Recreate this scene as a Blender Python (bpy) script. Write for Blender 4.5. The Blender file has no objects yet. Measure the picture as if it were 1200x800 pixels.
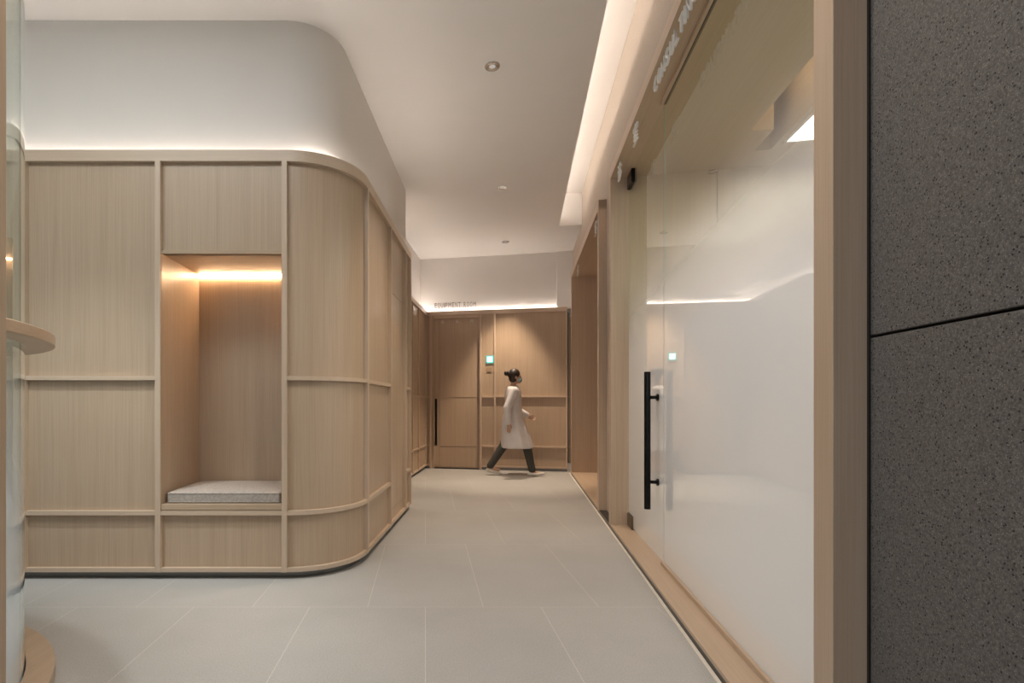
import bpy, bmesh, math, random
from mathutils import Vector, Matrix
random.seed(4)
S = bpy.context.scene
C = S.collection

# ------------------------------------------------------------------ materials
def new_mat(name):
    m = bpy.data.materials.new(name); m.use_nodes = True
    nt = m.node_tree; nt.nodes.clear()
    out = nt.nodes.new('ShaderNodeOutputMaterial')
    return m, nt, out
def N(nt, t, **kw):
    n = nt.nodes.new(t)
    for k, v in kw.items():
        if k in n.inputs: n.inputs[k].default_value = v
        else: setattr(n, k, v)
    return n
def principled(nt, out, color, rough=.5, metal=0., spec=.5):
    b = N(nt, 'ShaderNodeBsdfPrincipled')
    b.inputs['Base Color'].default_value = (*color, 1)
    b.inputs['Roughness'].default_value = rough
    b.inputs['Metallic'].default_value = metal
    b.inputs['Specular IOR Level'].default_value = spec
    nt.links.new(b.outputs[0], out.inputs[0])
    return b
def plain(name, color, rough=.5, metal=0., spec=.5, var=.04, scale=30, bump=0.):
    m, nt, out = new_mat(name)
    b = principled(nt, out, color, rough, metal, spec)
    tc = N(nt, 'ShaderNodeTexCoord'); no = N(nt, 'ShaderNodeTexNoise', Scale=scale, Detail=4.)
    nt.links.new(tc.outputs['Object'], no.inputs['Vector'])
    r = N(nt, 'ShaderNodeValToRGB')
    r.color_ramp.elements[0].position = .3; r.color_ramp.elements[1].position = .7
    r.color_ramp.elements[0].color = (*[c*(1-var) for c in color], 1)
    r.color_ramp.elements[1].color = (*[min(1, c*(1+var)) for c in color], 1)
    nt.links.new(no.outputs['Fac'], r.inputs[0]); nt.links.new(r.outputs[0], b.inputs['Base Color'])
    if bump:
        bp = N(nt, 'ShaderNodeBump', Strength=bump, Distance=.002)
        nt.links.new(no.outputs['Fac'], bp.inputs['Height']); nt.links.new(bp.outputs[0], b.inputs['Normal'])
    return m
def wood(name, axis, c0=(.438, .326, .230), c1=(.515, .393, .290), rough=.36):
    m, nt, out = new_mat(name)
    b = principled(nt, out, c0, rough, 0, .45)
    tc = N(nt, 'ShaderNodeTexCoord')
    def noise(fine, slow, det):
        mp = N(nt, 'ShaderNodeMapping')
        s = [fine]*3; s[axis] = slow
        mp.inputs['Scale'].default_value = s
        n = N(nt, 'ShaderNodeTexNoise', Scale=1., Detail=det, Roughness=.6)
        nt.links.new(tc.outputs['Object'], mp.inputs[0]); nt.links.new(mp.outputs[0], n.inputs['Vector'])
        return n
    a = noise(170., 2.2, 5.); c = noise(22., .5, 3.)
    mx = N(nt, 'ShaderNodeMix'); mx.data_type = 'FLOAT'; mx.inputs[0].default_value = .4
    nt.links.new(a.outputs['Fac'], mx.inputs[2]); nt.links.new(c.outputs['Fac'], mx.inputs[3])
    r = N(nt, 'ShaderNodeValToRGB')
    r.color_ramp.elements[0].position = .36; r.color_ramp.elements[1].position = .64
    r.color_ramp.elements[0].color = (*c0, 1); r.color_ramp.elements[1].color = (*c1, 1)
    nt.links.new(mx.outputs[0], r.inputs[0]); nt.links.new(r.outputs[0], b.inputs['Base Color'])
    bp = N(nt, 'ShaderNodeBump', Strength=.12, Distance=.001)
    nt.links.new(a.outputs['Fac'], bp.inputs['Height']); nt.links.new(bp.outputs[0], b.inputs['Normal'])
    return m
def emit(name, color, strength):
    m, nt, out = new_mat(name)
    e = N(nt, 'ShaderNodeEmission'); e.inputs[0].default_value = (*color, 1); e.inputs[1].default_value = strength
    nt.links.new(e.outputs[0], out.inputs[0]); return m
def floor_mat():
    m, nt, out = new_mat('floor_tiles')
    b = principled(nt, out, (.4, .38, .35), .5, 0, .4)
    tc = N(nt, 'ShaderNodeTexCoord'); mp = N(nt, 'ShaderNodeMapping')
    mp.inputs['Location'].default_value = (.0, -2.785+1.258*4, 0)
    mp.inputs['Location'].default_value[0] = .3145*FLOORSHIFT + .629*20
    br = N(nt, 'ShaderNodeTexBrick'); br.offset = .5; br.offset_frequency = 2; br.squash = 1.
    br.inputs['Scale'].default_value = 1.; br.inputs['Mortar Size'].default_value = .0014
    br.inputs['Mortar Smooth'].default_value = .1
    br.inputs['Brick Width'].default_value = .629; br.inputs['Row Height'].default_value = 1.258
    br.inputs['Color1'].default_value = (.43, .425, .415, 1); br.inputs['Color2'].default_value = (.415, .41, .402, 1)
    br.inputs['Mortar'].default_value = (.62, .595, .565, 1); br.inputs['Bias'].default_value = 0
    nt.links.new(tc.outputs['Object'], mp.inputs[0]); nt.links.new(mp.outputs[0], br.inputs['Vector'])
    n1 = N(nt, 'ShaderNodeTexNoise', Scale=1.6, Detail=6., Roughness=.6)
    n2 = N(nt, 'ShaderNodeTexNoise', Scale=160., Detail=3.)
    for n in (n1, n2): nt.links.new(tc.outputs['Object'], n.inputs['Vector'])
    def ramp(n, a, c):
        r = N(nt, 'ShaderNodeMapRange'); r.inputs[1].default_value = .3; r.inputs[2].default_value = .7
        r.inputs[3].default_value = a; r.inputs[4].default_value = c
        nt.links.new(n.outputs['Fac'], r.inputs[0]); return r
    r1, r2 = ramp(n1, .95, 1.06), ramp(n2, .87, 1.12)
    mu = N(nt, 'ShaderNodeMath'); mu.operation = 'MULTIPLY'
    nt.links.new(r1.outputs[0], mu.inputs[0]); nt.links.new(r2.outputs[0], mu.inputs[1])
    vm = N(nt, 'ShaderNodeVectorMath'); vm.operation = 'SCALE'
    nt.links.new(br.outputs['Color'], vm.inputs[0]); nt.links.new(mu.outputs[0], vm.inputs['Scale'])
    nt.links.new(vm.outputs[0], b.inputs['Base Color'])
    return m
def stone_mat():
    m, nt, out = new_mat('dark_terrazzo')
    b = principled(nt, out, (.1, .09, .08), .62, 0, .4)
    tc = N(nt, 'ShaderNodeTexCoord')
    n = N(nt, 'ShaderNodeTexNoise', Scale=190., Detail=6., Roughness=.8)
    n3 = N(nt, 'ShaderNodeTexNoise', Scale=2.5, Detail=2.)
    v = N(nt, 'ShaderNodeTexVoronoi', Scale=150.); v2 = N(nt, 'ShaderNodeTexVoronoi', Scale=210.)
    v3 = N(nt, 'ShaderNodeTexVoronoi', Scale=330.)
    for k in (n, v, v2, v3, n3): nt.links.new(tc.outputs['Object'], k.inputs['Vector'])
    r = N(nt, 'ShaderNodeValToRGB'); e = r.color_ramp.elements
    e[0].position = .3; e[0].color = (.030, .028, .027, 1); e[1].position = .7; e[1].color = (.20, .184, .172, 1)
    nt.links.new(n.outputs['Fac'], r.inputs[0])
    def mask(vn, dist, keep):
        # small round spot in only some of the cells
        a = N(nt, 'ShaderNodeMath'); a.operation = 'LESS_THAN'; a.inputs[1].default_value = dist
        nt.links.new(vn.outputs['Distance'], a.inputs[0])
        s = N(nt, 'ShaderNodeSeparateColor'); nt.links.new(vn.outputs['Color'], s.inputs[0])
        k = N(nt, 'ShaderNodeMath'); k.operation = 'LESS_THAN'; k.inputs[1].default_value = keep
        nt.links.new(s.outputs[0], k.inputs[0])
        q = N(nt, 'ShaderNodeMath'); q.operation = 'MULTIPLY'
        nt.links.new(a.outputs[0], q.inputs[0]); nt.links.new(k.outputs[0], q.inputs[1]); return q
    last = r.outputs[0]
    for vn, d, k, col in ((v, .32, .09, (.012, .011, .011, 1)), (v3, .36, .09, (.25, .235, .22, 1)), (v2, .3, .03, (.30, .28, .25, 1))):
        q = mask(vn, d, k); mx = N(nt, 'ShaderNodeMix'); mx.data_type = 'RGBA'
        nt.links.new(q.outputs[0], mx.inputs[0]); nt.links.new(last, mx.inputs[6]); mx.inputs[7].default_value = col
        last = mx.outputs[2]
    nt.links.new(last, b.inputs['Base Color'])
    bp = N(nt, 'ShaderNodeBump', Strength=.4, Distance=.002)
    nt.links.new(n.outputs['Fac'], bp.inputs['Height']); nt.links.new(bp.outputs[0], b.inputs['Normal'])
    return m
def glass_mat(name, z_clear, z_frost, tint, film, edge=False):
    """glass pane: reflection by Fresnel; behind it clear glass above and a white film that fades in downward"""
    m, nt, out = new_mat(name)
    geo = N(nt, 'ShaderNodeNewGeometry'); sep = N(nt, 'ShaderNodeSeparateXYZ')
    nt.links.new(geo.outputs['Position'], sep.inputs[0])
    mr = N(nt, 'ShaderNodeMapRange'); mr.interpolation_type = 'SMOOTHSTEP'
    mr.inputs[1].default_value = z_clear; mr.inputs[2].default_value = z_frost
    mr.inputs[3].default_value = 0; mr.inputs[4].default_value = .985
    nt.links.new(sep.outputs['Z'], mr.inputs[0])
    tr = N(nt, 'ShaderNodeBsdfTransparent'); tr.inputs[0].default_value = (*tint, 1)
    df = N(nt, 'ShaderNodeBsdfDiffuse'); df.inputs[0].default_value = (*film, 1)
    tl = N(nt, 'ShaderNodeBsdfTranslucent'); tl.inputs[0].default_value = (*film, 1)
    mf = N(nt, 'ShaderNodeMixShader'); mf.inputs[0].default_value = .5
    nt.links.new(df.outputs[0], mf.inputs[1]); nt.links.new(tl.outputs[0], mf.inputs[2])
    mb = N(nt, 'ShaderNodeMixShader'); nt.links.new(mr.outputs[0], mb.inputs[0])
    nt.links.new(tr.outputs[0], mb.inputs[1]); nt.links.new(mf.outputs[0], mb.inputs[2])
    gl = N(nt, 'ShaderNodeBsdfGlossy'); gl.inputs['Roughness'].default_value = 0.
    gl.inputs['Color'].default_value = (.95, .97, .95, 1)
    fr = N(nt, 'ShaderNodeFresnel', IOR=1.5)
    mu = N(nt, 'ShaderNodeMath'); mu.operation = 'MULTIPLY'; mu.use_clamp = True; mu.inputs[1].default_value = 1.5
    nt.links.new(fr.outputs[0], mu.inputs[0])
    ms = N(nt, 'ShaderNodeMixShader'); nt.links.new(mu.outputs[0], ms.inputs[0])
    nt.links.new(mb.outputs[0], ms.inputs[1]); nt.links.new(gl.outputs[0], ms.inputs[2])
    # inner side of each face only lets light through (the pane is a solid slab)
    t2 = N(nt, 'ShaderNodeBsdfTransparent')
    mo = N(nt, 'ShaderNodeMixShader'); nt.links.new(geo.outputs['Backfacing'], mo.inputs[0])
    nt.links.new(ms.outputs[0], mo.inputs[1]); nt.links.new(t2.outputs[0], mo.inputs[2])
    nt.links.new(mo.outputs[0], out.inputs[0])
    return m

FLOORSHIFT = 0
WZ = wood('oak_vertical', 2); WX = wood('oak_along_x', 0); WY = wood('oak_along_y', 1)
WT = wood('oak_trim', 2, (.53, .412, .312), (.61, .482, .375)); WTX = wood('oak_trim_horizontal', 0, (.53, .412, .312), (.61, .482, .375))
M_WHITE = plain('white_plaster', (.74, .715, .69), .85, var=.01, scale=3)
M_CEIL = plain('ceiling_paint', (.74, .72, .70), .85, var=.01, scale=3)
M_BEIGE = plain('beige_textured_plaster', (.47, .41, .35), .9, var=.07, scale=120, bump=.3)
M_FLOOR = floor_mat(); M_STONE = stone_mat()
M_DARK = plain('dark_metal_base', (.045, .042, .04), .35, .6)
M_TOE = plain('brushed_steel_toe', (.22, .21, .20), .35, .85)
M_BLACK = plain('black_metal', (.018, .018, .018), .22, .9)
M_BRONZE = plain('dark_bronze', (.16, .12, .08), .3, .8)
M_CHROME = plain('satin_steel', (.55, .54, .52), .22, 1.)
M_WLINE = plain('pale_metal_strip', (.85, .80, .72), .4, .0)
M_FABRIC = plain('greige_fabric', (.40, .36, .33), .95, var=.18, scale=90, bump=.5)
M_LED = emit('cove_light', (1., .88, .79), 22.)
M_LED_UP = emit('cove_light_bright', (1., .87, .76), 22.)
M_LED_N = emit('niche_light', (1., .68, .40), 85.)
M_PANEL = emit('light_panel', (.96, .98, 1.), 6.5)
M_SLOT = emit('slot_light', (1., .8, .55), 9.)
M_GLOW = emit('lit_green_white_square', (.50, 1., .85), 4.)
M_RIM = emit('cyan_halo_rim', (.15, .75, .60), .7)  # faint glow given to the housing for the halo round the lit square
M_BULB = emit('lamp_face', (1., .9, .8), .35)
M_LETTER = plain('white_acrylic_letter', (.72, .70, .69), .35)
M_LETTER2 = plain('grey_metal_letter', (.26, .23, .21), .4, .4)
M_GLASS = glass_mat('film_glass', 2.35, 1.45, (.88, .93, .77), (.82, .81, .79))
M_GLASS2 = glass_mat('curved_film_glass', 1.45, .35, (.90, .94, .90), (.62, .66, .68))
M_GEDGE = plain('glass_edge', (.42, .46, .44), .1)

# ------------------------------------------------------------------ object helpers
def smooth(me, ang=.6):
    for p in me.polygons: p.use_smooth = True
    try: me.set_sharp_from_angle(angle=ang)
    except Exception: pass
def link(name, me, mat, parent=None, sm=False, kind=None):
    if mat: me.materials.append(mat)
    if sm: smooth(me)
    o = bpy.data.objects.new(name, me); C.objects.link(o)
    if parent: o.parent = parent
    if kind: o['kind'] = kind
    return o
def fixn(bm): bmesh.ops.recalc_face_normals(bm, faces=bm.faces)
def bm_obj(name, bm, mat, parent=None, sm=False, kind=None):
    fixn(bm); me = bpy.data.meshes.new(name); bm.to_mesh(me); bm.free()
    return link(name, me, mat, parent, sm, kind)
def add_box(bm, x0, x1, y0, y1, z0, z1, bev=0.):
    b = bmesh.new(); bmesh.ops.create_cube(b, size=1)
    for v in b.verts: v.co = Vector((x0+(v.co.x+.5)*(x1-x0), y0+(v.co.y+.5)*(y1-y0), z0+(v.co.z+.5)*(z1-z0)))
    if bev: bmesh.ops.bevel(b, geom=b.edges[:], offset=bev, segments=2, affect='EDGES', profile=.5)
    t = bpy.data.meshes.new('t'); b.to_mesh(t); b.free(); bm.from_mesh(t); bpy.data.meshes.remove(t)
def box(name, x0, x1, y0, y1, z0, z1, mat, parent=None, bev=.0015, kind=None):
    bm = bmesh.new(); add_box(bm, x0, x1, y0, y1, z0, z1, bev)
    return bm_obj(name, bm, mat, parent, kind=kind)
def empty(name, loc=(0, 0, 0), rz=0., parent=None, **props):
    o = bpy.data.objects.new(name, None); C.objects.link(o); o.location = loc; o.rotation_euler = (0, 0, rz)
    o.empty_display_size = .1
    if parent: o.parent = parent
    for k, v in props.items(): o[k] = v
    return o
def poly_prism(name, pts, z0, z1, mat, parent=None, kind=None):
    bm = bmesh.new(); a = [bm.verts.new((x, y, z0)) for x, y in pts]; b = [bm.verts.new((x, y, z1)) for x, y in pts]
    bm.faces.new(a); bm.faces.new(b); n = len(pts)
    for i in range(n): bm.faces.new((a[i], a[(i+1) % n], b[(i+1) % n], b[i]))
    return bm_obj(name, bm, mat, parent, kind=kind)
def offset(path, d):
    """offset polyline to the right of travel by d (mitred)"""
    out = []
    for i, p in enumerate(path):
        ns = []
        if i > 0: a = (path[i]-path[i-1]).normalized(); ns.append(Vector((a.y, -a.x)))
        if i < len(path)-1: a = (path[i+1]-path[i]).normalized(); ns.append(Vector((a.y, -a.x)))
        n = sum(ns, Vector((0, 0))).normalized(); k = n.dot(ns[0])
        out.append(p+n*(d/max(k, .3)))
    return out
def strip(name, path, z0, z1, dout, din, mat, parent=None, sm=True, kind=None):
    """solid that follows a plan path: from dout in front of it to din behind"""
    A, B = offset(path, dout), offset(path, -din)
    bm = bmesh.new(); n = len(path)
    V = [[bm.verts.new((p.x, p.y, z)) for p in L] for L, z in ((A, z0), (A, z1), (B, z1), (B, z0))]
    for k in range(4):
        for i in range(n-1): bm.faces.new((V[k][i], V[k][i+1], V[(k+1) % 4][i+1], V[(k+1) % 4][i]))
    bm.faces.new([V[k][0] for k in range(4)]); bm.faces.new([V[k][-1] for k in range(4)])
    return bm_obj(name, bm, mat, parent, sm, kind)
def cyl_between(bm, p0, p1, r0, r1=None, seg=20):
    r1 = r0 if r1 is None else r1
    p0, p1 = Vector(p0), Vector(p1); d = p1-p0
    q = Vector((0, 0, 1)).rotation_difference(d).to_matrix().to_4x4()
    bmesh.ops.create_cone(bm, cap_ends=True, segments=seg, radius1=r0, radius2=r1, depth=d.length, matrix=Matrix.Translation((p0+p1)/2) @ q)
def annulus(name, cx, cy, r0, r1, z0, z1, mat, parent=None, seg=96, bev=.003):
    bm = bmesh.new(); prof = [(r0, z0), (r1-bev, z0), (r1, z0+bev), (r1, z1-bev), (r1-bev, z1), (r0, z1)]
    R = [[bm.verts.new((cx+r*math.cos(2*math.pi*i/seg), cy+r*math.sin(2*math.pi*i/seg), z)) for r, z in prof] for i in range(seg)]
    n = len(prof)
    for i in range(seg):
        for k in range(n): bm.faces.new((R[i][k], R[(i+1) % seg][k], R[(i+1) % seg][(k+1) % n], R[i][(k+1) % n]))
    return bm_obj(name, bm, mat, parent, True)
def V2(x, y): return Vector((x, y))

H = 1.1; CEIL = 3.65; RAIL0, RAIL1 = 2.632, 2.703
AL = math.atan(.186); CA, SA = math.cos(AL), math.sin(AL)     # corridor direction
def uv_of(x, y): return x*CA-y*SA, x*SA+y*CA                   # -> v (across), u (along)
def xy_of(v, u): return v*CA+u*SA, -v*SA+u*CA

# ------------------------------------------------------------------ floor
FLOORSHIFT = 0
poly_prism('floor', [(-5.2, -4.2), (6.2, -4.2), (6.2, 9.9), (-5.2, 9.9)], -.12, 0, M_FLOOR, kind='structure')

# ------------------------------------------------------------------ left panelled block (wall_left)
arc_c = None
a_end = math.atan(.1424)                                       # side wall leans this much off the view axis
turn = math.pi/2-a_end; r = .442
P0 = V2(-.875, 3.25)                                           # arc start
cen = V2(P0.x, P0.y+r)
def arc_pts(n=18, rr=r):
    return [V2(cen.x+rr*math.sin(turn*i/n), cen.y-rr*math.cos(turn*i/n)) for i in range(n+1)]
arc = arc_pts()
dirs = V2(math.sin(a_end), math.cos(a_end)); A1 = arc[-1]
L_end = (5.45-A1.y)/dirs.y
def path(s0, s1):
    """plan path of the block; s=0 at the start of the curve, negative along the front, after the curve along the side"""
    Larc = r*turn; pts = []
    if s0 < 0: pts.append(V2(P0.x+s0, 3.25))
    if s1 <= 0: pts.append(V2(P0.x+s1, 3.25)); return pts
    a0, a1 = max(s0, 0), min(s1, Larc)
    if a0 < Larc:
        n = max(2, int(16*(a1-a0)/Larc)+1)
        for i in range(n+1):
            t = (a0+(a1-a0)*i/n)/r; pts.append(V2(cen.x+r*math.sin(t), cen.y-r*math.cos(t)))
    if s1 > Larc:
        if s0 >= Larc: pts.append(A1+dirs*(s0-Larc))
        pts.append(A1+dirs*(s1-Larc))
    return pts
LA = r*turn
def s_front(px): return (px-498.5)/600*3.25-P0.x
def s_side(Y): return LA+(Y-A1.y)/dirs.y
S_END = s_side(5.45)
WL = empty('wall_left', (0, 0, 0), kind='structure')
WD = .027    # trim projection
T = .033
s_far = s_front(28)-1.9
sA, sB, sC, sD = s_front(30.5), s_front(187.5), s_front(334.5), LA+.02
sE, sF, sG = s_side(4.44), s_side(5.14), S_END-.02
niche0, niche1 = s_front(191), s_front(331)
def panel(s0, s1, z0, z1, mat=WZ, d=0.0): strip('panel', path(s0, s1), z0, z1, d, .02, mat, WL)
Z1, Z2, Z3 = .046, .4175, 1.268
hr = .0135
# vertical panels between trims
for a, b, cuts in ((s_far, sA, (Z1, Z2, Z3, RAIL0)), (sA, sB, (Z1, Z2, Z3, RAIL0)), (sC, sD, (Z1, Z2, Z3, RAIL0)),
                   (sD, sE, (Z1, Z2, Z3, RAIL0)), (sF, sG, (Z1, Z2, Z3, RAIL0))):
    for z0, z1 in zip(cuts, cuts[1:]): panel(a, b, z0, z1)
panel(sB, sC, 2.053, RAIL0); panel(sB, sC, Z1, Z2)
# concealed cupboard doors on the side
gap = .004; mid = (sE+sF)/2
panel(sE, sF, Z1, .16); panel(sE, sF, 2.10+gap, RAIL0)
for a, b in ((sE, mid-gap/2), (mid+gap/2, sF)):
    strip('cupboard_door', path(a, b), .16+gap, 2.10, 0, .02, WZ, WL)
strip('backing', path(sE, sF), .1, 2.4, -.021, .03, M_DARK, WL)
# horizontals
def hrail(s0, s1, z, h=hr, d=WD): strip('rail', path(s0, s1), z-h, z+h, d, .01, WTX, WL)
for a, b in ((s_far, niche0-.03), (sC, sE), (sF, S_END)):
    hrail(a, b, Z3); hrail(a, b, Z2)
hrail(sB, sC, Z2)
strip('top_rail', path(s_far, S_END), RAIL0, RAIL1, .03, .012, WTX, WL)
strip('bottom_rail', path(s_far, S_END), Z1, Z1+.026, WD, .01, WTX, WL)
strip('toe_kick', path(s_far, S_END), 0, Z1, -.025, .04, M_TOE, WL)
strip('ledge', path(s_far, S_END), RAIL1-.028, RAIL1-.012, -.012, .17, M_WHITE, WL)
for s in (sA, sB, sC, sD, sE, sF, sG):
    strip('stile', path(s-T/2, s+T/2), Z1, RAIL0, WD+.004, .01, WT, WL)
# end return of the block
e0 = A1+dirs*(S_END-LA); e1 = e0+V2(-3.6, .1)
strip('end_panel', [e0, e1], 0.0, RAIL1, -.03, .05, WZ, WL)
# niche
NI0, NI1 = (191-498.5)/600*3.25, (331-498.5)/600*3.25
NB = 3.77
box('niche_side', NI0-.03, NI0, 3.23, NB, .44, 2.085, WZ, WL)
box('niche_side', NI1, NI1+.03, 3.23, NB, .44, 2.085, WZ, WL)
box('niche_back', NI0-.03, NI1+.03, NB, NB+.02, .40, 2.12, WZ, WL)
box('niche_ceiling', NI0, NI1, 3.23, NB-.03, 2.053, 2.075, WX, WL)
box('niche_seat', NI0, NI1, 3.229, NB, .435, .4716, WX, WL)
box('niche_light_strip', NI0+.005, NI1-.005, NB-.012, NB-.003, 2.044, 2.052, M_LED_N, WL, 0)
# cushion
bm = bmesh.new(); add_box(bm, NI0+.02, NI1-.02, 3.262, NB-.012, .4726, .540, .0)
bmesh.ops.subdivide_edges(bm, edges=[e for e in bm.edges if e.calc_length() > .3], cuts=10, use_grid_fill=True)
for v in bm.verts:
    if v.co.z > .53:
        fx = (v.co.x-NI0)/(NI1-NI0); fy = (v.co.y-3.25)/(NB-3.25)
        v.co.z += .014*math.sin(math.pi*min(max(fx, 0), 1))**.5*math.sin(math.pi*min(max(fy, 0), 1))**.5
CU = empty('bench_cushion', ((NI0+NI1)/2, 3.5, .4726), label='thin grey-beige fabric cushion lying on the seat of the lit oak niche', category='cushion')
co = bm_obj('cushion_pad', bm, M_FABRIC, CU, True); co.matrix_parent_inverse = Matrix.Translation(Vector(CU.location)).inverted()
md = co.modifiers.new('b', 'BEVEL'); md.width = .012; md.segments = 3
def loop_tube(name, pts, rad, mat, parent):
    bm = bmesh.new(); n = len(pts)
    rings = []
    for i, p in enumerate(pts):
        p = Vector(p); a = Vector(pts[(i+1) % n])-Vector(pts[i-1]); a.normalize()
        up = Vector((0, 0, 1)); s = a.cross(up).normalized(); w = s.cross(a)
        rings.append([bm.verts.new(p+s*rad*math.cos(k*math.pi/3)+w*rad*math.sin(k*math.pi/3)) for k in range(6)])
    for i in range(n):
        for k in range(6): bm.faces.new((rings[i][k], rings[i][(k+1) % 6], rings[(i+1) % n][(k+1) % 6], rings[(i+1) % n][k]))
    o = bm_obj(name, bm, mat, parent, True); o.matrix_parent_inverse = Matrix.Translation(Vector(parent.location)).inverted(); return o
def rrect(x0, x1, y0, y1, rad, z, n=5):
    pts = []
    for cx, cy, a0 in ((x1-rad, y0+rad, -90), (x1-rad, y1-rad, 0), (x0+rad, y1-rad, 90), (x0+rad, y0+rad, 180)):
        for i in range(n): a = math.radians(a0+90*i/(n-1)); pts.append((cx+rad*math.cos(a), cy+rad*math.sin(a), z))
    return pts
loop_tube('piping', rrect(NI0+.021, NI1-.021, 3.263, NB-.013, .014, .534), .0035, M_FABRIC, CU)
loop_tube('piping', rrect(NI0+.021, NI1-.021, 3.263, NB-.013, .014, .480), .0035, M_FABRIC, CU)

# upper plaster drum, set back behind the cove
def inpath(d, Yend):
    pts = [V2(-5.0, 3.25+d)]+[V2(cen.x+(r-d+.12)*math.sin(turn*i/20)-.0, cen.y-(r-d)*math.cos(turn*i/20)) for i in range(21)]
    last = arc[-1]-V2(dirs.y, -dirs.x)*d
    # keep the side line parallel to the oak side, d behind it
    pts = [V2(-5.0, 3.25+d)]
    rr = .36; c0 = V2(0, 3.25+d+rr)
    base = A1-V2(dirs.y, -dirs.x)*d                           # point on the side line
    # centre x so that the arc is tangent to the side line
    n_ = V2(dirs.y, -dirs.x)
    cx = base.x-rr*n_.x+(c0.y+0-(base.y-rr*n_.y))*dirs.x/dirs.y
    for i in range(21):
        t = turn*i/20; pts.append(V2(cx+rr*math.sin(t), c0.y-rr*math.cos(t)))
    q = pts[-1]; pts.append(q+dirs*((Yend-q.y)/dirs.y)); return pts
UW = inpath(.15, 6.11)
UE = UW[-1]
strip('wall_upper_left', UW+[UE+V2(-.02, .05), UE+V2(-4.7, .35)], RAIL0-.06, CEIL, 0, .08, M_WHITE, kind='structure')
# cove light lying on the ledge
strip('trim_1', offset(path(s_far, S_END), -.142), RAIL1+.030, RAIL1+.046, .006, .006, M_LED, kind='structure')

# ------------------------------------------------------------------ far walls
FL0, FL1 = V2(-.30, 7.22), V2(.008, 8.87)
FR1 = V2(2.27, 8.425)
WB = empty('wall_back', kind='structure')
fd = (FR1-FL1).normalized()
def fpt(px, off=0.):
    """point on the far wall line seen at image column px"""
    k = (px-498.5)/600
    t = (k*FL1.y-FL1.x)/(fd.x-k*fd.y); return FL1+fd*t
def fseg(p0, p1): return [fpt(p0), fpt(p1)]
def fstrip(name, a, b, z0, z1, do, di, mat, parent=WB): return strip(name, [fpt(a), fpt(b)], z0, z1, do, di, mat, parent)
FZ1, FZ2, FZ3 = .046, .40, 1.235
FD = .012
cuts = (FZ1, FZ2, FZ3, RAIL0)
for a, b in ((499, 505), (563.5, 580), (580, 664)):
    for z0, z1 in zip(cuts, cuts[1:]): fstrip('panel', a, b, z0, z1, 0, .02, WZ)
fstrip('top_rail', 499, 664.8, RAIL0, RAIL1, .035, .012, WTX)
for a, b in ((499, 504), (565, 664.8)):
    for z in (FZ2, FZ3): fstrip('rail', a, b, z-.013, z+.013, .035 if a > 500 else .02, .01, WTX)
    fstrip('bottom_rail', a, b, FZ1, FZ1+.026, .02, .01, WTX); fstrip('toe_kick', a, b, 0, FZ1, -.01, .04, M_TOE)
def stile_at(px, w=.034, z0=.0): p = fpt(px); return strip('stile', [p-fd*w/2, p+fd*w/2], z0, RAIL0, .034, .01, WT, WB)
stile_at(505); stile_at(563.5); stile_at(580, .03, FZ1); stile_at(664, .022, FZ1)
# small return at the right end
rr0 = fpt(665.5); strip('return_panel', [rr0+V2(0, .12)-fd*.0, rr0+V2(0, .12)+fd*.5], Z1, RAIL0, 0, .02, WZ, WB)
strip('return_rail', [rr0+V2(0, .10)-fd*.02, rr0+V2(0, .10)+fd*.5], RAIL0-.02, RAIL1-.03, .0, .03, WTX, WB)
strip('skirting_block', [fpt(665.3)+V2(0, .02), fpt(665.3)+V2(0, .02)+fd*.10], 0, .135, 0, .08, M_WHITE, WB)
strip('return_rail', [rr0+V2(0, .10), rr0+V2(0, .10)+fd*.3], FZ2-.013, FZ2+.013, .02, .01, WTX, WB)
strip('return_rail', [rr0+V2(0, .10), rr0+V2(0, .10)+fd*.3], FZ3-.013, FZ3+.013, .02, .01, WTX, WB)
fstrip('backing', 495, 666, 0, RAIL0, -.06, .1, M_DARK)
# ledge and upper wall
strip('ledge', [FL0+V2(-4.5, 0), FL0, FL1, FR1+fd*.5], RAIL1-.028, RAIL1-.012, -.02, .30, M_WHITE, WB)
strip('trim_2', offset([FL0+V2(-4.4, 0), FL0, FL1, FR1+fd*.04], -.102), RAIL1+.008, RAIL1+.021, .006, .006, M_LED, kind='structure')
up = offset([FL0+V2(-4.5, 0), FL0, FL1, FR1+fd*.8], -.12)
strip('wall_upper_back', up, RAIL0-.06, CEIL+.6, 0, .1, M_WHITE, kind='structure')
pq = offset([FL1, FR1], -.12); ppe = pq[1]-fd*.10
strip('pilaster', [ppe, ppe+fd*.8], RAIL0-.06, CEIL, .03, .02, M_WHITE, WB)
# far left panelled wall
LW = empty('wall_far_left', kind='structure')
ld = (FL1-FL0).normalized(); LL = (FL1-FL0).length
def lseg(a, b): return [FL0+ld*a, FL0+ld*b]
for z0, z1 in zip(cuts, cuts[1:]):
    strip('panel', lseg(0, LL), z0, z1, 0, .02, WZ, LW)
    strip('panel', [FL0+V2(-4.5, 0), FL0], z0, z1, 0, .02, WZ, LW)
for z in (FZ2, FZ3):
    strip('rail', [FL0+V2(-4.5, 0), FL0, FL1], z-.013, z+.013, .02, .01, WTX, LW)
strip('top_rail', [FL0+V2(-4.5, 0), FL0, FL1], RAIL0, RAIL1, .035, .012, WTX, LW)
strip('bottom_rail', [FL0+V2(-4.5, 0), FL0, FL1], FZ1, FZ1+.026, .02, .01, WTX, LW)
strip('toe_kick', [FL0+V2(-4.5, 0), FL0, FL1], 0, FZ1, -.015, .04, M_DARK, LW)
for a in (.02, .52, .98, LL-.06): strip('stile', lseg(a-.015, a+.015), FZ1, RAIL0, .024, .01, WT, LW)
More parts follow.
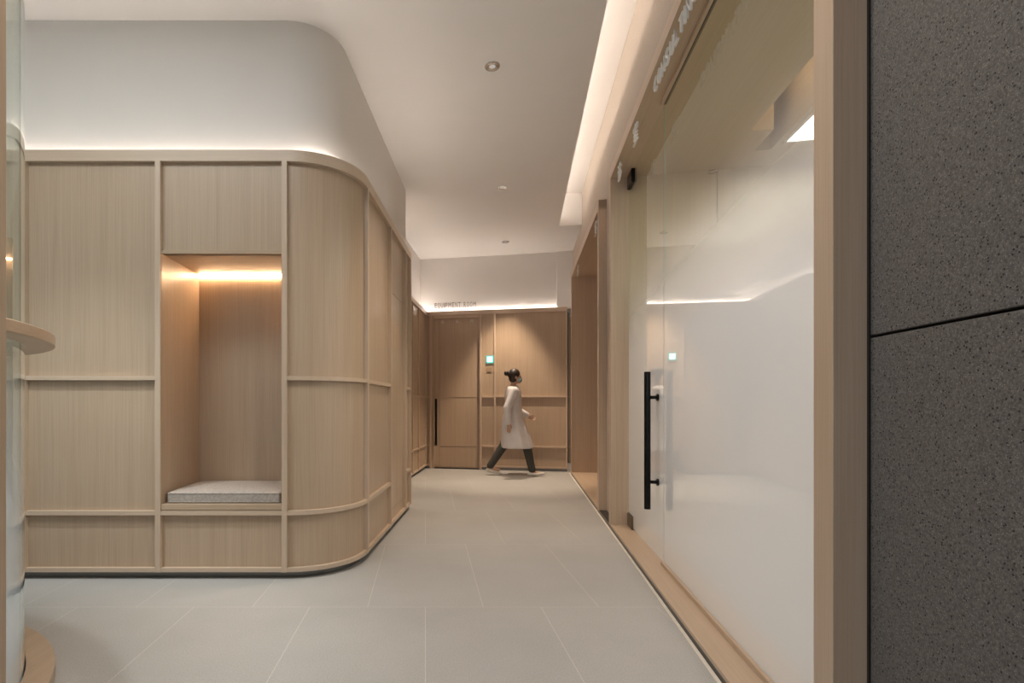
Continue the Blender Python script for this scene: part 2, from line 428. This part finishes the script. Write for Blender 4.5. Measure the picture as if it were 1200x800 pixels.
for x in (-.8, -1.6, -2.4): strip('stile', [FL0+V2(x, 0), FL0+V2(x+.033, 0)], FZ1, RAIL0, .024, .01, WT, LW)

# equipment room door in the far wall
D1 = empty('door_1', kind='structure')
def dstrip(name, a, b, z0, z1, do, di, mat, parent=D1): return strip(name, [fpt(a), fpt(b)], z0, z1, do, di, mat, parent)
dstrip('frame_side', 506, 508.5, 0, RAIL0, .012, .05, WZ); dstrip('frame_side', 561.5, 562.6, 0, RAIL0, .012, .05, WZ)
dstrip('frame_head', 508.5, 561.5, RAIL0-.05, RAIL0, .0, .05, WTX)
dstrip('door_edge_panel', 508.5, 514.4, .02, RAIL0-.05, -.03, .05, WZ)
dstrip('door_leaf', 514.7, 561.5, .02, FZ2-.003, -.03, .05, WZ); dstrip('door_leaf', 514.7, 561.5, FZ2+.003, FZ3-.003, -.03, .05, WZ)
dstrip('door_leaf', 514.7, 561.5, FZ3+.003, RAIL0-.05, -.03, .05, WZ)
dstrip('rail', 514.7, 561.5, FZ2-.004, FZ2+.004, -.024, .05, WTX); dstrip('rail', 514.7, 561.5, FZ3-.004, FZ3+.004, -.024, .05, WTX)
dstrip('threshold', 506, 563, 0, .018, .0, .05, M_DARK)
fn = V2(fd.y, -fd.x)
def fh(px, h, out): p = fpt(px); return (p.x+fn.x*out, p.y+fn.y*out, h)
bm = bmesh.new(); cyl_between(bm, fh(511.5, .40, .05), fh(511.5, 1.20, .05), .019)
hd = bm_obj('pull_handle', bm, M_BLACK, D1, True)
for z in (.52, 1.08):
    bm = bmesh.new(); cyl_between(bm, fh(511.5, z, .05), fh(511.5, z, -.03), .010); bm_obj('handle_bracket', bm, M_BLACK, hd, True)

# lettering
def glyph(ch, size, depth=.004):
    cu = bpy.data.curves.new('g', 'FONT'); cu.body = ch; cu.size = size; cu.extrude = depth; cu.bevel_depth = 0; cu.resolution_u = 3
    ob = bpy.data.objects.new('g', cu); C.objects.link(ob); bpy.context.view_layer.update()
    dg = bpy.context.evaluated_depsgraph_get()
    me = bpy.data.meshes.new_from_object(ob.evaluated_get(dg)); bpy.data.objects.remove(ob); bpy.data.curves.remove(cu)
    return me
def sign(name, items, origin, xdir, size, mat, depth=.004, **props):
    """items: list of (char, position along xdir of its left edge)"""
    R = empty(name, origin, **props)
    xd = Vector((xdir[0], xdir[1], 0)).normalized(); yd = Vector((0, 0, 1)); zd = xd.cross(yd)
    M = Matrix((xd, yd, zd)).transposed().to_4x4()
    for ch, t, w in items:
        me = glyph(ch, size, depth)
        if not len(me.vertices): continue
        x0 = min(v.co.x for v in me.vertices)
        x1 = max(v.co.x for v in me.vertices)
        me.transform(M @ Matrix.Translation((t, 0, 0)) @ Matrix.Diagonal(((w/(x1-x0)) if w else 1, 1, 1, 1)) @ Matrix.Translation((-x0, 0, 0)))
        link('letter', me, mat, R)
    return R
def spread(text, cell, w):
    """equal cells; every glyph is squeezed to the width w (I stays thin)"""
    out = []; t = 0
    for ch in text:
        if ch == ' ': t += cell*.7; continue
        if ch == 'I': out.append((ch, t, None)); t += cell*.45; continue
        ww = w*1.2 if ch == 'M' else w
        out.append((ch, t, ww)); t += cell*(1.2 if ch == 'M' else 1)
    return out
pa, pb = fpt(509.5), fpt(560)
sign('equipment_room_sign', spread('EQUIPMENT ROOM', .0545, .038), (*(pa*1.012+fn*.006), RAIL1+.082), fd, .125, M_LETTER2,
     label='small raised capital letters reading EQUIPMENT ROOM on the white wall above the far oak door', category='sign')
pa = fpt(516.5)
sign('door_sign', [('设', 0, None), ('备', (fpt(533.7)-pa).length, None), ('间', (fpt(551)-pa).length, None)], (*(pa-fn*.018), 2.505), fd, .06, M_LETTER, .003,
     label='three tiny white characters at the top of the far oak door leaf', category='sign')

# lit square and plate beside the door
GP = empty('call_light', fh(574, 1.80, .012), label='glowing green-white square light on the oak panel right of the far door', category='light')
def on_far(name, px, z, w, h, d0, d1, mat, parent):
    p = fpt(px); o = strip(name, [p-fd*w/2, p+fd*w/2], z-h/2, z+h/2, d1, -d0, mat, parent)
    o.matrix_parent_inverse = Matrix.Translation(Vector(parent.location)).inverted(); return o
on_far('housing', 574, 1.865, .125, .125, .0, .016, M_RIM, GP); on_far('lit_face', 574, 1.865, .085, .085, .015, .019, M_GLOW, GP)
SW = empty('wall_switch', fh(573, 1.64, .01), label='small brownish switch plate below the glowing square light', category='switch')
on_far('plate', 573, 1.69, .085, .085, 0, .008, plain('tan_plate', (.36, .26, .17), .4), SW)
on_far('button', 573, 1.69, .05, .06, .0075, .011, plain('tan_button', (.40, .29, .19), .35), SW)

# ------------------------------------------------------------------ ceiling
E = lambda Y, c=.548: (c+.186*Y, Y)
ve = uv_of(*E(7.32)); ue = ve[1]
poly_prism('ceiling', [(-5.2, -4.2), E(-4.2), E(7.32), xy_of(1.0, ue), (3.4, 9.9), (-5.2, 9.9)], CEIL, CEIL+.10, M_CEIL, kind='structure')
CR = empty('ceiling_cove', (0, 0, 0), -AL, kind='structure')
box('cove_top', -.2, 1.1, -4.4, ue+.9, 4.11, 4.2, M_WHITE, CR, 0)
box('cove_back', -.25, -.17, -4.4, ue+.9, CEIL+.1, 4.2, M_WHITE, CR, 0)
box('cove_end', -.2, 1.1, ue+.0, ue+.08, CEIL+.1, 4.2, M_WHITE, CR, 0)
box('cove_light_strip', .34, .37, -3.5, ue-.06, CEIL+.101, CEIL+.115, M_LED_UP, CR, 0)

# ------------------------------------------------------------------ right wall
vF = .7894*CA; vS = .869*CA; vG = vF+.15
RW = empty('wall_right', (0, 0, 0), -AL, kind='structure')
u_st = uv_of(.869+.186*1.272, 1.272)[1]
u1n, u1f = uv_of(*E(1.294, .7894))[1], uv_of(*E(4.58, .7894))[1]
u2n, u2f = uv_of(*E(5.18, .7894))[1], uv_of(*E(8.05, .7894))[1]
FT = .088; FH = 3.172
box('stone_slab', vS, vS+.04, -4.3, u_st, 0, 1.265, M_STONE, RW, .002)
box('stone_slab', vS, vS+.04, -4.3, u_st, 1.272, 2.95, M_STONE, RW, .002)
box('stone_slab', vS, vS+.04, -4.3, u_st, 2.957, 4.11, M_STONE, RW, .002)
box('stone_backing', vS+.03, vS+.2, -4.3, u_st+.01, 0, 4.11, M_DARK, RW, 0)
box('plaster_above_frames', vS, vS+.08, u_st+.02, 9.2, FH-.02, 4.11, M_BEIGE, RW, 0)
box('plaster_pier', vS, vS+.08, u1f-.005, u2n+.005, .0, FH, M_BEIGE, RW, 0)
box('plaster_end', vS, vS+.08, u2f-.005, 9.2, .0, FH, M_WHITE, RW, 0)
box('base_strip', vF+.006, vS+.05, u_st+.02, u2f, 0, .035, M_DARK, RW, 0)
box('floor_edge_strip', vF-.012, vF+.004, u_st-.2, u2f+.2, -.002, .004, M_WLINE, RW, 0)

box('reveal_strip', vS-.003, vS+.03, u_st, u_st+.013, 0, 4.1, M_DARK, RW, 0)
# consulting room glazed frame
F1 = empty('window_1', (0, 0, 0), -AL, kind='structure')
VI = 1.14
box('frame_post', vF, VI, u1f-FT, u1f, .035, FH, WZ, F1)
box('frame_post', vF, VI, u1n, u1n+FT, .0, FH, WZ, F1)
box('frame_head', vF, VI, u1n, u1f, FH-FT, FH, WY, F1)
box('frame_sill', vF, VI, u1n+FT, u1f-FT, .033, .050, WY, F1)
uJ = uv_of(*E(3.367, .942))[1]                                  # joint between door and fixed pane
box('sill_bead', vG-.022, vG-.004, u1n+FT, uJ-.01, .05, .072, WY, F1)
box('head_bead', vG-.022, vG-.004, u1n+FT, uJ-.01, FH-FT-.022, FH-FT, WY, F1)
box('glass_pane', vG, vG+.012, u1n+FT, uJ-.004, .05, FH-FT, M_GLASS, F1, 0)
box('head_seal', vG-.004, vG+.016, u1n+FT, uJ-.004, FH-FT-.014, FH-FT, M_DARK, F1, 0)
D2 = empty('door_2', (0, 0, 0), -AL, kind='structure')
box('glass_leaf', vG, vG+.012, uJ+.004, u1f-FT-.006, .062, FH-FT-.02, M_GLASS, D2, 0)
for sd in (-1, 1):
    u0 = uv_of(*E(3.50, .942))[1]; off = .077
    vv = vG+.006+sd*(off); bm = bmesh.new(); cyl_between(bm, (vv, u0, .385), (vv, u0, 1.325), .021, seg=28)
    hb = bm_obj('pull_handle', bm, M_BLACK, D2, True)
    for z in (.57, 1.15):
        bm = bmesh.new(); cyl_between(bm, (vv, u0, z), (vG+.006+sd*.006, u0, z), .012)
        cyl_between(bm, (vG+.006+sd*.018, u0, z), (vG+.006+sd*.006, u0, z), .024, seg=24); bm_obj('handle_bracket', bm, M_BLACK, hb, True)
    if sd < 0: pass
for z0, z1 in ((.053, .165), (FH-FT-.12, FH-FT-.004)):
    box('pivot_patch', vG-.016, vG+.028, u1f-FT-.19, u1f-FT-.012, z0, z1, M_BLACK if z0 > 1 else M_BRONZE, D2, .006)
for uu in (uJ-.0035, uJ+.0025): box('glass_edge', vG+.001, vG+.011, uu, uu+.001, .07, FH-FT-.02, M_GEDGE, D2, 0)

# second framed opening further down
F2 = empty('trim_3', (0, 0, 0), -AL, kind='structure')
VB = 1.42
box('frame_post', vF, VB, u2n, u2n+FT, .02, FH, WZ, F2); box('frame_post', vF, VB, u2f-FT, u2f, .02, FH, WZ, F2)
box('frame_head', vF, VB, u2n, u2f, FH-FT, FH, WY, F2); box('frame_sill', vF, VB, u2n+FT, u2f-FT, .033, .05, WY, F2)
box('niche_back', VB, VB+.03, u2n, u2f, 0, FH, WZ, F2)

# signs hanging under the frame heads
def wall_sign(name, items, u_start, size, z, **props):
    x, y = xy_of(vF+.02, u_start)
    return sign(name, items, (x, y, z), (-SA, -CA), size, M_LETTER, .006, **props)
uc = uv_of(*E(3.10, .80))[1]
wall_sign('consulting_room_sign', spread('CONSULTING ROOM', .083, .060), uc, .125, FH-FT-.108,
          label='white capital letters reading CONSULTING ROOM under the near oak frame head', category='sign')
u4 = uv_of(*E(4.26, .80))[1]; u35 = uv_of(*E(3.67, .80))[1]
wall_sign('consulting_room_character_sign', [('诊', 0, None), ('室', u4-u35, None)], u4, .15, FH-FT-.135,
          label='two white characters under the near oak frame head, above the glass door', category='sign')
u7 = uv_of(*E(7.32, .80))[1]; u54 = uv_of(*E(5.58, .80))[1]
wall_sign('far_room_character_sign', [('诊', 0, None), ('室', u7-u54, None)], u7, .17, FH-FT-.15,
          label='two white characters under the head of the far oak framed opening', category='sign')

# consulting room interior
IR = empty('wall_consulting_room', (0, 0, 0), -AL, kind='structure')
IC = 3.09; uf = u1f-FT+.004
box('room_far_panel', VI-.05, 1.633, uf, uf+.05, 0, 3.5, WZ, IR, 0)
box('room_far_panel', 1.641, 3.0, uf, uf+.05, 0, 3.5, WZ, IR, 0); box('room_far_panel', 3.004, 4.2, uf, uf+.05, 0, 3.5, WZ, IR, 0)
box('room_side_wall', 4.2, 4.28, .2, uf+.05, 0, 3.5, M_WHITE, IR, 0); box('room_near_wall', VI-.05, 4.2, .2, .28, 0, 3.5, M_WHITE, IR, 0)
box('room_front_wall', VI-.08, VI, .2, u1n+.02, 0, 3.5, M_WHITE, IR, 0)
wy = WY
box('panel_backing', VI-.05, 4.2, uf+.05, uf+.07, 0, 3.5, M_DARK, IR, 0)
box('ceiling_panel', VI, 1.642, .2, uf, IC, IC+.03, wy, IR, 0)
box('ceiling_panel', 1.642, 1.80, 4.1, uf, IC, IC+.03, wy, IR, 0); box('ceiling_panel', 1.80, 1.917, 4.42, uf, IC, IC+.03, wy, IR, 0)
box('ceiling_panel', 1.917, 1.955, .2, uf, IC-.0, IC+.36, wy, IR, 0)
box('ceiling_panel', 1.955, 4.2, 4.33, uf, IC, IC+.03, wy, IR, 0); box('ceiling_panel', 2.85, 4.2, .2, 4.33, IC, IC+.03, wy, IR, 0)
box('ceiling_panel', 1.955, 2.85, .2, 1.2, IC, IC+.03, wy, IR, 0)
box('slot_top', 1.5, 1.96, .2, uf, IC+.36, IC+.39, M_WHITE, IR, 0); box('slot_side', 1.612, 1.642, .2, uf, IC+.03, IC+.36, wy, IR, 0)
box('slot_end', 1.642, 1.80, 4.1, 4.13, IC+.03, IC+.36, wy, IR, 0); box('slot_end', 1.80, 1.92, 4.42, 4.45, IC+.03, IC+.36, wy, IR, 0)
LP = empty('ceiling_light_panel', xy_of(2.4, 2.8)+(IC+.01,), -AL, label='white lit ceiling panel seen through the glass of the consulting room', category='light')
lp = box('diffuser', -.42, .42, -1.58, 1.51, .0, .01, M_PANEL, LP, 0)
for a, b, c, d in ((-.445, -.42, -1.6, 1.53), (.42, .445, -1.6, 1.53), (-.445, .445, 1.51, 1.53), (-.445, .445, -1.6, -1.58)):
    box('frame_edge', a, b, c, d, -.012, .02, M_CHROME, LP, 0)
box('slot_light_strip', 1.66, 1.69, .6, 4.05, IC+.34, IC+.355, M_SLOT, IR, 0)

# ------------------------------------------------------------------ glass enclosure on the left
GX, GY = -2.38, 1.5
GE = empty('glass_enclosure', (GX, GY, 0), label='curved glass enclosure with oak ledge and base rings at the far left', category='glass enclosure')
annulus('base_ring', 0, 0, .955, 1.05, 0, .05, WY, GE)
annulus('base_seal', 0, 0, .925, .955, 0, .03, M_DARK, GE)
annulus('ledge_ring', 0, 0, .952, 1.05, 1.335, 1.378, WY, GE)
annulus('glass_wall', 0, 0, .938, .95, 0.03, CEIL-.045, M_GLASS2, GE, 128, 0.0001)
annulus('head_ring', 0, 0, .92, .97, CEIL-.045, CEIL-.002, WY, GE)
# oak jamb at the very left of the frame
xj = (8-498.5)/600*1.34
TJ = box('trim_4', xj-.35, xj, 1.18, 1.34, 0, CEIL, WZ, None, .003, 'structure')

# ------------------------------------------------------------------ outer shell behind the camera and to the left
box('wall_outer_left', -5.2, -5.05, -4.2, 9.9, 0, CEIL, M_WHITE, None, 0, 'structure')
WR = empty('wall_entrance', kind='structure')
box('wall_part', -5.2, 2, -4.2, -4.1, 0, .15, M_WHITE, WR, 0); box('wall_part', -5.2, 2, -4.2, -4.1, 3.2, CEIL+.6, M_WHITE, WR, 0)
for x in (-5.05, -3.35, -1.7): box('mullion', x, x+.08, -4.2, -4.1, .15, 3.2, M_DARK, WR, 0)

box('wall_part', -1.6, 2, -4.2, -4.1, .15, 3.2, M_WHITE, WR, 0)
# ------------------------------------------------------------------ downlights
def downlight(x, y, label, power, vis=True, ang=70):
    R = empty('downlight', (x, y, CEIL), label=label, category='ceiling light', group='round ceiling downlights')
    bm = bmesh.new(); seg = 32; prof = [(.030, .0), (.055, -.006), (.060, -.003), (.060, .0)]
    prof = [(.026, -.002), (.040, -.003), (.047, -.006), (.055, -.005), (.058, 0)]
    rings = [[bm.verts.new((r_*math.cos(2*math.pi*i/seg), r_*math.sin(2*math.pi*i/seg), z)) for i in range(seg)] for r_, z in prof]
    for k in range(len(prof)-1):
        for i in range(seg): bm.faces.new((rings[k][i], rings[k][(i+1) % seg], rings[k+1][(i+1) % seg], rings[k+1][i]))
    bm_obj('trim_ring', bm, M_CHROME, R, True)
    bm = bmesh.new(); bmesh.ops.create_circle(bm, cap_ends=True, segments=24, radius=.024, matrix=Matrix.Translation((0, 0, -.0025)))
    bm_obj('lamp', bm, M_BULB, R)
    bm = bmesh.new(); bmesh.ops.create_circle(bm, cap_ends=True, segments=24, radius=.042, matrix=Matrix.Translation((0, 0, -.0015)))
    bm_obj('reflector', bm, M_TOE, R)
    L = bpy.data.lights.new('lamp_light', 'SPOT'); L.energy = power; L.spot_size = math.radians(ang); L.spot_blend = .6; L.shadow_soft_size = .03
    L.color = (1., .79, .58); lo = bpy.data.objects.new('lamp_light', L); C.objects.link(lo); lo.parent = R; lo.location = (0, 0, -.03)
    return R
DL = [(.505, 3.86, 'nearest round steel downlight in the corridor ceiling', 85, 82), (.90, 6.02, 'middle one of the round downlights along the corridor ceiling', 120, 74),
      (1.2545, 8.02, 'farthest round downlight in the ceiling, in front of the far wall', 270, 62)]
for x, y, lb, pw, an in DL: downlight(x, y, lb, pw, ang=an)

# ------------------------------------------------------------------ person
def person():
    R = empty('person', (1.35, 7.93, 0), label='person in a long white coat and face mask walking right past the far wall', category='person')
    def ball(bm, c, rx, ry, rz, rot=None):
        m = Matrix.Translation(c) @ (rot or Matrix()) @ Matrix.Diagonal((rx, ry, rz, 1)); bmesh.ops.create_uvsphere(bm, u_segments=20, v_segments=14, radius=1, matrix=m)
    def limb(bm, pts, flat=1.):
        for (p, a), (q, b) in zip(pts, pts[1:]):
            cyl_between(bm, p, q, a, b, 16)
        for p, a in pts: ball(bm, p, a, a, a)
    def remesh(o, vox, sm=6):
        m = o.modifiers.new('r', 'REMESH'); m.mode = 'VOXEL'; m.voxel_size = vox; m.use_smooth_shade = True
        s = o.modifiers.new('s', 'SMOOTH'); s.iterations = sm; s.factor = .5
    skin = plain('skin', (.52, .33, .24), .55); coatm = plain('white_coat_cloth', (.66, .64, .65), .9, var=.05, scale=12)
    trm = plain('dark_grey_cloth', (.055, .055, .05), .9); shm = plain('white_shoe', (.6, .58, .55), .6)
    hairm = plain('dark_brown_hair', (.025, .016, .012), .5); mskm = plain('blue_grey_mask', (.33, .42, .47), .8)
    # joints: facing +x, left side +y
    hip = {1: (-.01, .085, .84), -1: (.02, -.085, .84)}
    knee = {1: (-.12, .085, .47), -1: (.20, -.085, .47)}
    ank = {1: (-.335, .08, .13), -1: (.285, -.085, .09)}
    # body
    bm = bmesh.new()
    ball(bm, (0, 0, .90), .105, .155, .13); ball(bm, (.01, 0, 1.06), .095, .135, .16); ball(bm, (.015, 0, 1.24), .11, .17, .15)
    limb(bm, [((.0, 0, 1.33), .06), ((.025, 0, 1.43), .048)])
    hc = Vector((.045, 0, 1.53))
    ball(bm, hc+Vector((-.008, 0, .018)), .092, .072, .10)               # skull
    ball(bm, hc+Vector((.028, 0, -.045)), .055, .052, .062)             # jaw
    ball(bm, hc+Vector((.092, 0, -.012)), .014, .012, .022)             # nose
    ball(bm, hc+Vector((.078, 0, -.052)), .016, .024, .010); ball(bm, hc+Vector((.070, 0, -.085)), .020, .022, .016)
    ball(bm, hc+Vector((.070, 0, .032)), .014, .045, .012)               # brow
    for s in (1, -1): ball(bm, hc+Vector((-.005, s*.072, -.01)), .018, .010, .030)
    for s in (1, -1):
        limb(bm, [(hip[s], .075), (knee[s], .052), (ank[s], .037)])
        a = Vector(ank[s]); limb(bm, [(tuple(a+Vector((0, 0, -.03))), .035), (tuple(a+Vector((.13, 0, -.05))), .025)])
    sh = {1: (.0, .165, 1.30), -1: (.0, -.165, 1.30)}
    el = {1: (.08, .22, 1.04), -1: (-.12, -.22, 1.05)}
    wr = {1: (.27, .19, .93), -1: (-.10, -.21, .82)}
    for s in (1, -1):
        limb(bm, [(sh[s], .05), (el[s], .038), (wr[s], .026)])
        w = Vector(wr[s]); d = (w-Vector(el[s])).normalized(); lat = Vector((0, 1, 0)); upv = d.cross(lat).normalized()
        palm = w+d*.045; ball(bm, palm, .034, .016, .044, Vector((0, 0, 1)).rotation_difference(d).to_matrix().to_4x4())
        for k, ln in enumerate((.066, .075, .070, .055)):
            b0 = w+d*.078+upv*(.024-.016*k); k1 = b0+d*ln*.5-lat*s*.008; k2 = k1+d*ln*.4-lat*s*.018
            limb(bm, [(tuple(b0), .0085), (tuple(k1), .008), (tuple(k2), .007)])
        t0 = w+d*.02+upv*.026; limb(bm, [(tuple(t0), .011), (tuple(t0+d*.03+upv*.018-lat*s*.008), .0095), (tuple(t0+d*.055+upv*.022-lat*s*.016), .008)])
    body = bm_obj('body', bm, skin, R, True); remesh(body, .006, 3)
    for s in (1, -1):
        bm = bmesh.new(); ball(bm, hc+Vector((.078, s*.030, .012)), .010, .013, .009); bm_obj('eye', bm, plain('eye_white', (.5, .48, .46), .2), R, True)
    # hair with a bun
    bm = bmesh.new(); ball(bm, hc+Vector((-.020, 0, .032)), .097, .083, .098); ball(bm, hc+Vector((-.035, 0, -.02)), .07, .078, .075)
    ball(bm, hc+Vector((-.135, 0, .055)), .045, .045, .042); limb(bm, [(tuple(hc+Vector((-.08, 0, .05))), .03), (tuple(hc+Vector((-.12, 0, .055))), .028)])
    h = bm_obj('hair', bm, hairm, R, True); remesh(h, .008, 4)
    bm = bmesh.new(); ball(bm, hc+Vector((.048, 0, -.045)), .060, .060, .048); m_ = bm_obj('face_mask', bm, mskm, R, True)
    for s in (1, -1):
        bm = bmesh.new(); cyl_between(bm, hc+Vector((.05, s*.055, -.03)), hc+Vector((-.01, s*.078, .01)), .003)
        bm_obj('mask_strap', bm, mskm, m_, True)
    # coat: lofted body, wider to the hem, and sleeves
    bm = bmesh.new(); seg = 32
    rings = [(-.015, 1.385, .060, .065), (-.005, 1.37, .085, .12), (.0, 1.33, .105, .175), (.005, 1.24, .128, .19), (.01, 1.12, .128, .175), (.008, 1.0, .138, .17),
             (.01, .88, .165, .185), (.025, .76, .19, .195), (.045, .62, .22, .205), (.065, .50, .242, .21), (.075, .43, .252, .215)]
    VV = []
    for k, (cx, z, rx, ry) in enumerate(rings):
        f = max(0, (1.0-z)/.57)
        row = []
        for i in range(seg):
            a = 2*math.pi*i/seg; w = 1+.05*f*math.sin(5*a+.7)+.03*f*math.sin(9*a+2)
            row.append(bm.verts.new((cx+rx*w*math.cos(a), ry*w*math.sin(a), z)))
        VV.append(row)
    for k in range(len(VV)-1):
        for i in range(seg): bm.faces.new((VV[k][i], VV[k][(i+1) % seg], VV[k+1][(i+1) % seg], VV[k+1][i]))
    bm.faces.new(VV[0]); bm.faces.new(VV[-1])
    for s in (1, -1):
        d = (Vector(wr[s])-Vector(el[s]))
        limb(bm, [(sh[s], .072), (el[s], .060), (tuple(Vector(el[s])+d*.93), .048)])
    coat = bm_obj('coat', bm, coatm, R, True); remesh(coat, .011, 5)
    bm = bmesh.new(); limb(bm, [((.06, .045, 1.40), .014), ((.115, .05, 1.30), .012), ((.135, .02, 1.17), .008)]); limb(bm, [((.06, -.045, 1.40), .014), ((.115, -.05, 1.30), .012), ((.135, -.01, 1.17), .008)])
    cl = bm_obj('collar', bm, coatm, R, True); remesh(cl, .007, 3)
    # trousers
    bm = bmesh.new(); ball(bm, (0, 0, .86), .12, .165, .12)
    for s in (1, -1):
        a = Vector(ank[s]); limb(bm, [(hip[s], .092), (knee[s], .070), (tuple(a+Vector((0, 0, .015))), .056)])
    t = bm_obj('trousers', bm, trm, R, True); remesh(t, .010, 4)
    # shoes
    for s in (1, -1):
        bm = bmesh.new(); a = Vector(ank[s]); tilt = math.radians(24 if s == 1 else -10)
        g = Matrix.Translation((a.x, a.y, 0))
        toe = Vector((.15, 0, 0)) if s == 1 else Vector((.20, 0, .0))
        heel_z = .075 if s == 1 else .032; toe_z = .030 if s == 1 else .045
        p0 = Vector((a.x-.035, a.y, heel_z)); p1 = Vector((a.x+.16, a.y, toe_z))
        for f in range(9):
            q = p0.lerp(p1, f/8); w_ = .036+.010*math.sin(math.pi*min(1, f/8*1.1)); hh = .040-.014*(f/8)
            ball(bm, q, .04, w_, hh*.8)
        ball(bm, (a.x, a.y, heel_z+.04), .045, .038, .045)
        o = bm_obj('shoe', bm, shm, R, True); remesh(o, .008, 3)
    return R
P = person()

# ------------------------------------------------------------------ world and lamps
W = bpy.data.worlds.new('World'); S.world = W; W.use_nodes = True
bg = W.node_tree.nodes['Background']; bg.inputs[0].default_value = (.78, .88, 1., 1); bg.inputs[1].default_value = 1.2
def area(name, loc, sx, sy, power, color, rot=(0, 0, 0)):
    L = bpy.data.lights.new(name, 'AREA'); L.shape = 'RECTANGLE'; L.size = sx; L.size_y = sy; L.energy = power; L.color = color
    o = bpy.data.objects.new(name, L); C.objects.link(o); o.location = loc; o.rotation_euler = rot; return o
# unseen area lights over the hall, added for their light, and passage lamp
area('unseen_hall_fill', (-1.8, 1.55, CEIL-.03), 2.2, 1.0, 36, (.96, .98, 1.))
area('unseen_hall_fill', (-2.2, -1.6, CEIL-.03), 2.0, 1.6, 22, (.96, .98, 1.))  # added ambient fill from behind the camera
def spot(loc, power, ang, color):
    L = bpy.data.lights.new('fill_spot', 'SPOT'); L.energy = power; L.spot_size = math.radians(ang); L.spot_blend = .7; L.shadow_soft_size = .06
    L.color = color; o = bpy.data.objects.new('fill_spot', L); C.objects.link(o); o.location = loc
spot((.11, 1.70, CEIL-.04), 60, 115, (1., .87, .74))  # unseen spot, added to brighten the near oak post
spot((-2.1, 2.25, CEIL-.04), 260, 64, (.98, .98, 1.))  # unseen spot, added to brighten the floor before the block
area('passage_ceiling_lamp', (-2.0, 6.6, 3.55), 1.2, .3, 22, (1., .82, .64))
x, y = xy_of(2.6, 2.6)

# ------------------------------------------------------------------ camera
cam = bpy.data.cameras.new('camera'); co_ = bpy.data.objects.new('camera', cam); C.objects.link(co_)
cam.sensor_width = 36; cam.lens = 18; cam.shift_x = (600-498.5)/1200; cam.shift_y = 74/1200; cam.clip_start = .05
co_.location = (0, 0, H); co_.rotation_euler = (math.pi/2, 0, 0); S.camera = co_
S.view_settings.view_transform = 'Standard'; S.view_settings.look = 'None'; S.view_settings.gamma = 1
S.view_settings.use_curve_mapping = False; S.view_settings.exposure = .45
S.cycles.use_denoising = True; S.cycles.max_bounces = 10; S.cycles.diffuse_bounces = 6; S.cycles.transparent_max_bounces = 16
